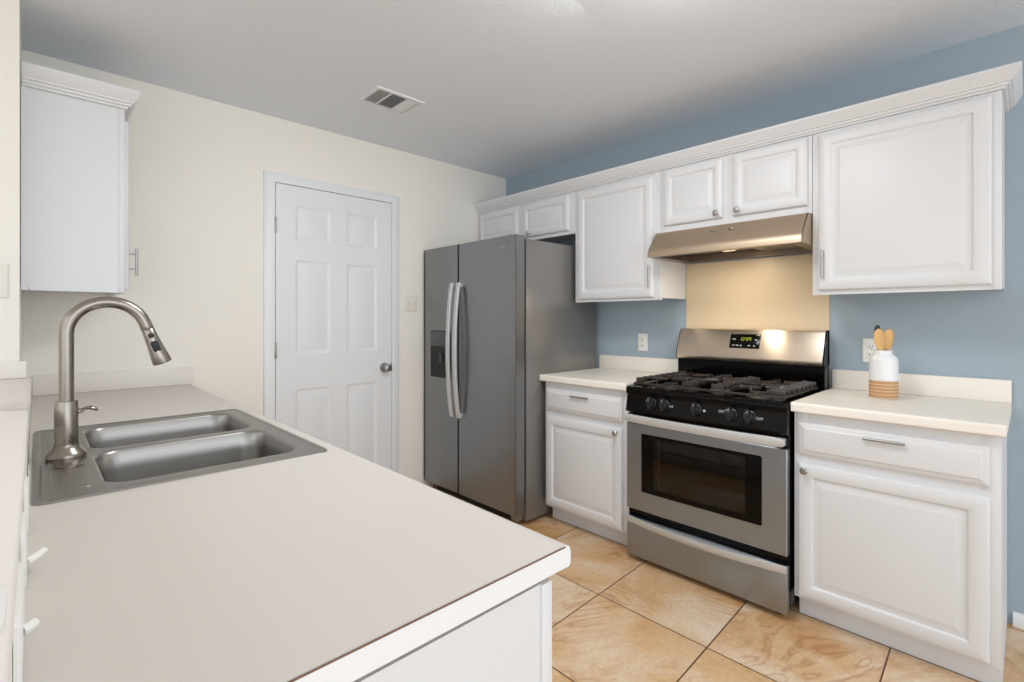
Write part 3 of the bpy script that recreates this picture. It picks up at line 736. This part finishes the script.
for y, txt in ((1.222, 'OFF'), (0.972, 'OFF'), (0.806, 'OFF')):
    text_mesh('lettering', txt, 0.017, CPF, -y, 0.004 if y != 0.972 else 0.014, M['mark'], cpan)
MB().lathe([(0.006, -0.0002), (0.006, 0.0004)], Fr(CPF(-1.052, 0.006, 0.0), CPF.u, CPF.v, CPF.w), 12).build('dial_mark', M['mark'], cpan)
for x, z in ((-1.358, 0.012), (-0.953, 0.018), (-0.872, 0.012)):
    MB().fbox(CPF, (x, z, -0.0002), (x + 0.005, z + 0.010, 0.0004)).build('dial_mark', M['mark'], cpan)
# oven door: frame around a window, glass and racks behind
od = MB()
Z0, Z1 = 0.272, 0.770
wy0, wy1, wz0, wz1 = 0.796, 1.384, 0.372, 0.672
fo = fr_right(RX + 0.018)
pr_o = [(0, 0.0, 0.004), (0, 0.030, 0.004), (0.003, 0.034, 0.004)]
L0 = []
def rloop(x0, y0, x1, y1, r, w, n=4):
    pts = []
    for cx, cy, a0 in ((x1 - r, y1 - r, 0), (x0 + r, y1 - r, 90), (x0 + r, y0 + r, 180), (x1 - r, y0 + r, 270)):
        for k in range(n + 1):
            q = math.radians(a0 + 90 * k / n); pts.append(fo(cx + r * math.cos(q), cy + r * math.sin(q), w))
    return pts
a0, a1 = -GY1 + 0.002, -GY0 - 0.002
od.rings([rloop(a0, Z0, a1, Z1 - 0.052, 0.003, 0.0), rloop(a0, Z0, a1, Z1 - 0.052, 0.003, 0.031), rloop(a0 + 0.003, Z0 + 0.003, a1 - 0.003, Z1 - 0.055, 0.003, 0.034),
          rloop(-wy1, wz0, -wy0, wz1, 0.008, 0.034), rloop(-wy1, wz0, -wy0, wz1, 0.008, 0.030)], False, False)
od = od.build('oven_door', M['range'], t)
MB().fbox(fo, (a0, Z1 - 0.0515, 0.0), (a1, Z1 - 0.004, 0.026), 0.003).build('vent_trim', M['black'], od)
wb = MB()
iy0, iy1, iz0, iz1 = 0.866, 1.318, 0.398, 0.656
wb.rings([rloop(-wy1, wz0, -wy0, wz1, 0.008, 0.0325), rloop(-iy1, iz0, -iy0, iz1, 0.006, 0.0325), rloop(-iy1, iz0, -iy0, iz1, 0.006, 0.006)], False, False)
win = wb.build('window_border', M['black'], od)
cav = MB(); cav.fbox(fo, (-iy1 - 0.01, iz0 - 0.01, 0.001), (-iy0 + 0.01, iz1 + 0.01, 0.004)); cav.build('oven_liner', M['cav'], od)
rk = MB()
for z in (0.475, 0.585):
    rk.tube([fo(-iy1 + 0.006, z, 0.014), fo(-iy0 - 0.006, z, 0.014)], 0.0028, 8)
    rk.tube([fo(-iy1 + 0.006, z - 0.014, 0.010), fo(-iy0 - 0.006, z - 0.014, 0.010)], 0.002, 8)
rk.tube([fo(-iy1 + 0.022, iz0 + 0.004, 0.012), fo(-iy1 + 0.022, iz1 - 0.004, 0.012)], 0.0035, 8)
rk.build('oven_rack', M['alu'], od)
MB().fbox(fo, (-iy1 + 0.001, iz0 + 0.001, 0.0285), (-iy0 - 0.001, iz1 - 0.001, 0.0305)).build('glass', M['glass'], od)
def bowed_bar(name, y0, y1, z, hgt, x_end, bulge, th, m, parent, posts=None, tilt=0.0):
    n = 24; L = []
    for i in range(n + 1):
        s = i / n; y = y0 + (y1 - y0) * s
        x = x_end - bulge * (1 - (2 * s - 1) ** 2)
        hh = hgt / 2 * (1 if 0 < i < n else 0.8)
        sec = [(-th, -hh * 0.8), (-th * 0.6, -hh), (th * 0.6, -hh), (th, -hh * 0.8), (th, hh * 0.8), (th * 0.6, hh), (-th * 0.6, hh), (-th, hh * 0.8)]
        L.append([V((x + a + tilt * b, y, z + b)) for a, b in sec])
    mb = MB().rings(L)
    for (y, x1) in posts or []: mb.box((x_end - 0.004, y - 0.016, z - hgt * 0.38), (x1, y + 0.016, z + hgt * 0.38), 0.003)
    return mb.build(name, m, parent)
bowed_bar('oven_handle', GY0 + 0.012, GY1 - 0.010, 0.748, 0.040, RX - 0.038, 0.018, 0.005, M['handle'], od, [(GY0 + 0.024, RX - 0.002), (GY1 - 0.020, RX - 0.002)])
dw = MB(); dw.fbox(fo, (a0, 0.028, 0.0), (a1, 0.232, 0.032), 0.004)
dw = dw.build('storage_drawer', M['range'], t)
# pull lip: bowed ledge along the drawer top
n = 24; L = []
for i in range(n + 1):
    s = i / n; y = GY0 + 0.002 + (GY1 - GY0 - 0.004) * s; bl = 0.044 * (1 - (2 * s - 1) ** 2)
    x = RX - 0.0145
    L.append([V((x + 0.002, y, 0.199 - bl * 0.10)), V((x - 0.004 - bl * 0.8, y, 0.203 - bl * 0.10)), V((x - 0.006 - bl, y, 0.216)), V((x - 0.005 - bl, y, 0.232)), V((x - 0.001 - bl * 0.95, y, 0.234)), V((x + 0.002, y, 0.222))])
MB().rings(L).build('drawer_pull', M['handle'], dw)
MB().box((RX + 0.006, GY0 + 0.003, 0.234), (RX + 0.021, GY1 - 0.003, 0.270)).build('door_gap', M['black'], t)
for y in (GY0 + 0.05, GY1 - 0.05):
    for x in (RX + 0.05, 2.80):
        MB().lathe([(0.020, 0.0), (0.020, 0.012), (0.010, 0.014), (0.010, 0.048)], Fr((x, y, 0.0008), (1, 0, 0), (0, 1, 0), (0, 0, 1)), 14).build('foot', M['blackm'], t)
# backguard
m = MB(); m.prism([(2.797, 0.868), (2.797, 1.035), (2.87, 1.035), (2.87, 0.868)], FY, GY0 + 0.003, GY1 - 0.003, 0.0)
m.prism([(2.842, 1.03), (2.842, 1.204), (2.870, 1.204), (2.870, 1.03)], FY, GY0 + 0.001, GY0 + 0.006).prism([(2.842, 1.03), (2.842, 1.204), (2.870, 1.204), (2.870, 1.03)], FY, GY1 - 0.006, GY1 - 0.001)
m.build('backguard_base', M['black'], t)
BGF = [(2.806, 1.027), (2.790, 1.027), (2.779, 1.031), (2.771, 1.040), (2.769, 1.052), (2.822, 1.192), (2.829, 1.200), (2.840, 1.204), (2.872, 1.204), (2.872, 1.027)]
m = MB(); m.prism(BGF, FY, GY0 + 0.007, GY1 - 0.007)
bgp = m.build('backguard', M['backg_lit'], t)
MB().prism([(a + 0.003 if a < 2.86 else a, b - 0.002) for a, b in BGF], FY, GY0 + 0.001, GY0 + 0.0068).build('end_cap', M['black'], bgp)
MB().prism([(a + 0.003 if a < 2.86 else a, b - 0.002) for a, b in BGF], FY, GY1 - 0.0068, GY1 - 0.001).build('end_cap', M['black'], bgp)
bv = (V((2.822, 0, 1.192)) - V((2.770, 0, 1.050))).normalized(); bn = V((0, -1, 0)).cross(bv); bn = bn if bn.x < 0 else -bn
BGP = Fr((2.770 + 0.052 * 0.5, 0, 1.121), (0, -1, 0), bv, bn)
BGD = Fr(BGP(0.034, 0, 0), BGP.u, BGP.v, BGP.w)
dsp = MB().panel(BGD, -1.196, -0.022, -1.036, 0.060, [(0, -0.003, 0.004), (0, 0.0015, 0.004), (0.002, 0.0025, 0.003)]).build('display', M['black'], bgp)
dg = MB()
SEG = {'0': 'abcdef', '1': 'bc', '2': 'abged', '3': 'abgcd', '5': 'afgcd', '9': 'abcfg'}
def digit(ch, x, y, w, h):
    s = 0.0016
    g = {'a': (x, y + h - s, x + w, y + h), 'd': (x, y, x + w, y + s), 'g': (x, y + h / 2 - s / 2, x + w, y + h / 2 + s / 2), 'f': (x, y + h / 2, x + s, y + h), 'b': (x + w - s, y + h / 2, x + w, y + h), 'e': (x, y, x + s, y + h / 2), 'c': (x + w - s, y, x + w, y + h / 2)}
    for k in SEG[ch]: p = g[k]; dg.fbox(BGD, (p[0], p[1], 0.0024), (p[2], p[3], 0.0030))
for i, ch in enumerate('1209'): digit(ch, -1.142 + i * 0.0150 + (0.004 if i > 1 else 0), 0.022, 0.009, 0.018)
dg.fbox(BGD, (-1.1135, 0.026, 0.0024), (-1.1115, 0.0285, 0.003)).fbox(BGD, (-1.1135, 0.034, 0.0024), (-1.1115, 0.0365, 0.003))
dg.build('clock_digits', M['digit'], dsp)
for x, z, w in ((-1.178, 0.029, 0.016), (-1.062, 0.028, 0.010), (-1.178, -0.006, 0.012), (-1.158, -0.006, 0.014), (-1.137, -0.007, 0.010), (-1.095, -0.006, 0.012), (-1.068, -0.007, 0.010)):
    MB().fbox(BGD, (x - w / 2 + 0.004, z - 0.003, 0.0024), (x + w / 2 + 0.004, z + 0.003, 0.0029), 0.0002).build('touch_mark', M['mark'], dsp)
text_mesh('badge', 'FRIGIDAIRE', 0.0105, Fr(BGD(0, 0, 0.0001), BGD.u, BGD.v, BGD.w), -1.116, -0.040, M['logo'], bgp)
# burners and grates
BUR = [((2.415, 0.868), 0.046), ((2.415, 1.312), 0.040), ((2.645, 0.868), 0.036), ((2.645, 1.312), 0.040)]
for (x, y), r in BUR:
    f = Fr((x, y, 0.9022), (1, 0, 0), (0, 1, 0), (0, 0, 1))
    b = MB().lathe([(0.0, 0.0), (r + 0.010, 0.0), (r + 0.010, 0.003), (r, 0.006), (r, 0.014), (0.0, 0.014)], f, 28).build('burner', M['alu'], t)
    MB().lathe([(0.0, 0.0142), (r - 0.002, 0.0142), (r - 0.001, 0.018), (r - 0.005, 0.021), (0.0, 0.022)], f, 28).build('burner_cap', M['burner'], b)
f = Fr((2.53, 1.09, 0.9022), (1, 0, 0), (0, 1, 0), (0, 0, 1))
b = MB().lathe([(0.0, 0.0), (0.044, 0.0), (0.044, 0.003), (0.036, 0.006), (0.036, 0.014), (0.0, 0.014)], f, 28, 2.1, 1.0).build('burner', M['alu'], t)
MB().lathe([(0.0, 0.0142), (0.034, 0.0142), (0.035, 0.018), (0.030, 0.021), (0.0, 0.022)], f, 28, 2.1, 1.0).build('burner_cap', M['burner'], b)
def grate(y0, y1, centres, spokes, sides):
    """cast iron grate: low outer frame on feet, arched fingers to each burner, row of teeth along its outer side"""
    m = MB(); zt = 0.946; x0, x1 = 2.288, 2.772; s = 0.006
    def bar(p, q, z=zt, hh=0.008, w=0.005, z2=None):
        a, b_ = V((*p, 0)), V((*q, 0)); d = (b_ - a).normalized(); nn = V((-d.y, d.x, 0)); L = []
        for c_, zz in ((a, z), (b_, z if z2 is None else z2)):
            L.append([c_ + nn * i * w + V((0, 0, zz + k)) for i, k in ((-1, -hh), (1, -hh), (1, hh * 0.5), (0.4, hh), (-0.4, hh), (-1, hh * 0.5))])
        m.rings(L)
    zl = 0.924
    for p, q in (((x0, y0), (x1, y0)), ((x0, y1), (x1, y1)), ((x0, y0), (x0, y1)), ((x1, y0), (x1, y1))): bar(p, q, zl, 0.005)
    xm = (x0 + x1) / 2
    if len(centres) > 1: bar((xm, y0), (xm, y1), zt - 0.004, 0.008)
    for p in ((x0, y0), (x0, y1), (x1, y0), (x1, y1), (xm, y0), (xm, y1)): m.box((p[0] - s, p[1] - s, 0.9112), (p[0] + s, p[1] + s, zl + 0.004), 0.001)
    for cx, cy in centres:
        for k in range(spokes):
            a = 2 * math.pi * (k + 0.5) / spokes
            d = V((math.cos(a), math.sin(a), 0))
            hx = (x1 - x0) / (2 * len(centres)) - 0.004; hy = (y1 - y0) / 2 - 0.004
            far = min(hx / abs(d.x) if abs(d.x) > 1e-3 else 9, hy / abs(d.y) if abs(d.y) > 1e-3 else 9)
            P = []; n = 7
            for i in range(n + 1):
                q = i / n; rr_ = 0.020 + (far - 0.020) * q; aa = a + 0.35 * math.sin(math.pi * q) * (1 if k % 2 else -1)
                zz = zt - (0.016 * max(0, (q - 0.75) / 0.25) ** 2)
                P.append((cx + math.cos(aa) * rr_, cy + math.sin(aa) * rr_, zz))
            m.tube(P, [0.0062] * n + [0.0052], 8, flat=(1.25, 0.8), up=(0, 0, 1))
    for sd in sides:
        for i in range(8):
            x = x0 + 0.022 + (x1 - x0 - 0.044) * i / 7
            ya, yb = (y0 - 0.004, y0 + 0.055) if sd < 0 else (y1 + 0.004, y1 - 0.055)
            bar((x, ya), (x, yb), zt - 0.006, 0.011, 0.0055, zt - 0.001)
    return m.build('grate', M['iron'], t)
grate(0.728, 0.978, [(2.412, 0.853), (2.650, 0.853)], 5, (-1,))
grate(1.196, 1.446, [(2.412, 1.321), (2.650, 1.321)], 5, (1,))
grate(0.988, 1.186, [(2.530, 1.087)], 6, (-1, 1))

# ------------------------------------------------------------------ range hood
t = thing('range_hood', (2.66, 1.09, 1.60), 'brushed steel range hood over the range, lamp lit underneath', 'range hood')
HY0, HY1 = 0.7035, 1.4745
HP = [(2.596, 1.749), (2.556, 1.749), (2.546, 1.746), (2.538, 1.738), (2.468, 1.650), (2.461, 1.638), (2.457, 1.624), (2.456, 1.604)]
sh = MB()
inner = [(a + 0.006, b - 0.003) for a, b in HP]
sh.prism(HP + [(2.462, 1.604)] + [(a, b) for a, b in inner[::-1] if b > 1.605] + [(2.598, 1.745)], FY, HY0, HY1)
sh.prism([(R - 0.006, 1.604)] + HP[::-1] + [(2.600, 1.749), (R - 0.006, 1.749)], FY, HY0, HY0 + 0.0025)
sh.prism([(R - 0.006, 1.604)] + HP[::-1] + [(2.600, 1.749), (R - 0.006, 1.749)], FY, HY1 - 0.0025, HY1)
sh.box((2.596, HY0, 1.745), (R - 0.006, HY1, 1.749)).box((R - 0.009, HY0, 1.604), (R - 0.006, HY1, 1.745))
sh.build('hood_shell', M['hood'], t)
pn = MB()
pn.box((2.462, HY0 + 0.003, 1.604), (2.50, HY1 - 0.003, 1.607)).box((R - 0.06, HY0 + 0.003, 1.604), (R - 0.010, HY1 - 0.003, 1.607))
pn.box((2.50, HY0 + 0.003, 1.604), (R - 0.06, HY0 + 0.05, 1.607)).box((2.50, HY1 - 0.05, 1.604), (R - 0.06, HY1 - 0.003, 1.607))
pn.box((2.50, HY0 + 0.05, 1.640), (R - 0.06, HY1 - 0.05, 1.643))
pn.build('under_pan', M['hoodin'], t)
fz = MB()
fz.box((2.56, 0.76, 1.628), (2.82, 1.00, 1.638), 0.002)
for k in range(10): fz.box((2.565, 0.768 + k * 0.023, 1.6255), (2.815, 0.777 + k * 0.023, 1.6285))
fz.build('grease_filter', M['alu'], t)
ln = MB(); ln.panel(Fr((0, 0, 1.640), (1, 0, 0), (0, -1, 0), (0, 0, -1)), 2.56, -1.13, 2.64, -1.05, [(0, 0.0, 0.01), (0, 0.014, 0.01), (0.012, 0.024, 0.01)]).build('lamp_lens', M['lens'], t)
for y in (1.04, 1.13):
    MB().box((2.5135, y - 0.013, 1.7100), (2.530, y + 0.013, 1.7180), 0.0005).build('switch', M['hoodin'], t)
d_ = bpy.data.lights.new('hood_lamp', 'AREA'); d_.shape = 'RECTANGLE'; d_.size = 0.12; d_.size_y = 0.05; d_.energy = 1.7; d_.color = (1.0, 0.86, 0.66)
o_ = bpy.data.objects.new('hood_lamp', d_); COL.objects.link(o_); o_.parent = t; o_.location = V((2.60, 1.10, 1.612)) - V(t.location); o_.rotation_euler = (0, 0, 0)

# ------------------------------------------------------------------ utensil canister and spoons
CX, CY, CZ = 2.698, 0.448, 0.9152
t = thing('utensil_canister', (CX, CY, CZ), 'white ceramic canister with ribbed tan base, holding wooden spoons', 'canister')
f = Fr((CX, CY, CZ), (1, 0, 0), (0, 1, 0), (0, 0, 1))
cb = MB().lathe([(0.0, 0.0), (0.0505, 0.0), (0.0522, 0.003), (0.0522, 0.0765), (0.0, 0.0766)], f, 40).build('clay_base', M['clayp'], t)
for k in range(5):
    z_ = 0.0035 + k * 0.0146
    MB().lathe([(0.0515, z_), (0.0530, z_ + 0.0008), (0.0532, z_ + 0.0060), (0.0530, z_ + 0.0112), (0.0515, z_ + 0.0120)], f, 40).build('rib', M['clay'], cb)
MB().lathe([(a * 0.835, b) for a, b in [(0.060, 0.0769), (0.0632, 0.0775), (0.0634, 0.160), (0.0615, 0.171), (0.054, 0.182), (0.043, 0.189), (0.0395, 0.193), (0.0390, 0.206), (0.0375, 0.208), (0.0360, 0.206), (0.0365, 0.192), (0.050, 0.178), (0.057, 0.165), (0.057, 0.09), (0.0, 0.09)]], f, 40).build('ceramic_body', M['glaze'], t)
def spoon(name, foot, tip, m, label, hw, hl, ht):
    """handle from foot up, bowl of half length hl ending at tip; offsets are (across, away, up) from the canister's base"""
    at = lambda p: V((CX, CY, CZ)) + rt * p[0] + fw * p[1] + V((0, 0, p[2]))
    b0, b1 = at(foot), at(tip); ax = (b1 - b0).normalized(); ln_ = (b1 - b0).length; hb = ln_ - hl * 2
    o = MB(); o.tube([b0, b0 + ax * hb * 0.5, b0 + ax * (hb + 0.008)], [0.0045, 0.0048, 0.0065], 10)
    nn = (-fw - ax * (-fw).dot(ax)).normalized(); sd = ax.cross(nn); L = []
    for i in range(15):
        s_ = -1 + 2 * i / 14; wv = max(1 - s_ * s_, 0.004) ** 0.42 * (1 + 0.10 * s_)
        c_ = b0 + ax * (hb + hl * (1 + s_)) - nn * 0.004 * (1 - s_ * s_)
        L.append([c_ + sd * math.cos(q) * hw * wv + nn * math.sin(q) * ht * min(wv, 1) for q in [2 * math.pi * k / 16 for k in range(16)]])
    o.rings(L)
    return tag(o.build(name, m, None, b0), label, 'utensil', 'utensils in the canister')
rt = V((math.cos(YAW), -math.sin(YAW), 0)); fw = V((math.sin(YAW), math.cos(YAW), 0))
spoon('wooden_spoon', (-0.002, -0.009, 0.0955), (-0.029, -0.010, 0.303), M['wood'], 'pale wooden spoon leaning left in the white canister', 0.0240, 0.050, 0.006)
spoon('wooden_spoon', (0.004, 0.007, 0.0955), (0.0335, 0.006, 0.301), M['wood'], 'pale wooden spoon leaning right in the white canister', 0.0240, 0.050, 0.006)
spoon('dark_spatula', (0.000, 0.021, 0.0955), (-0.008, 0.024, 0.320), M['darku'], 'dark spatula tip showing behind the wooden spoons', 0.015, 0.040, 0.0035)

# ------------------------------------------------------------------ ceiling vent
vx0, vx1, vy0, vy1 = 1.268, 1.556, 2.322, 2.546
t = thing('ceiling_vent', ((vx0 + vx1) / 2, (vy0 + vy1) / 2, H), 'white three way air vent set in the ceiling', 'vent')
FD = Fr((0, 0, H), (1, 0, 0), (0, -1, 0), (0, 0, -1))
m = MB()
def vl(ins, w): return [FD(x, y, w) for x, y in ((vx0 + ins, -vy0 - ins), (vx1 - ins, -vy0 - ins), (vx1 - ins, -vy1 + ins), (vx0 + ins, -vy1 + ins))]
m.rings([vl(0, 0.0005), vl(0, 0.004), vl(0.004, 0.0075), vl(0.022, 0.0075), vl(0.022, 0.001)], False, False).build('frame', M['trim'], t)
MB().fbox(FD, (vx0 + 0.027, -vy1 + 0.027, 0.0005), (vx1 - 0.027, -vy0 - 0.027, 0.0012)).build('backing', M['ductd'], t)
div = (vx0 + 0.095, vx1 - 0.095)
for x in div: MB().fbox(FD, (x - 0.004, -vy1 + 0.026, 0.001), (x + 0.004, -vy0 - 0.026, 0.0075)).build('divider', M['trim'], t)
def slat(p, q, tiltv, w=0.013):
    a, b_ = V(p), V(q); up = V(tiltv).normalized() * w / 2; th = V((0, 0, 0.0006))
    mm = MB(); L = []
    for c_ in (a, b_): L.append([c_ - up - th, c_ + up - th, c_ + up + th, c_ - up + th])
    return mm.rings(L)
z_ = H - 0.0045
grp = MB()
def slats(xs_, tilt, nm):
    g = MB()
    for x in xs_:
        s_ = slat((x, vy0 + 0.027, z_), (x, vy1 - 0.027, z_), (tilt, 0, 0.45 if tilt > 0 else 0.45)); me = bpy.data.meshes.new('t'); s_.bm.to_mesh(me); g.bm.from_mesh(me); bpy.data.meshes.remove(me); s_.bm.free()
    g.build(nm, M['trim'], t)
slats([vx0 + 0.034 + 0.014 * i for i in range(5)], 1, 'louver_bank')
slats([vx1 - 0.034 - 0.014 * i for i in range(5)], -1, 'louver_bank')
g = MB()
for i in range(11):
    y = vy0 + 0.036 + 0.0150 * i
    s_ = slat((div[0] + 0.004, y, z_), (div[1] - 0.004, y, z_), (0, 1, 0.6), 0.012); me = bpy.data.meshes.new('t'); s_.bm.to_mesh(me); g.bm.from_mesh(me); bpy.data.meshes.remove(me); s_.bm.free()
g.build('louver_bank', M['trim'], t)
grp.bm.free()
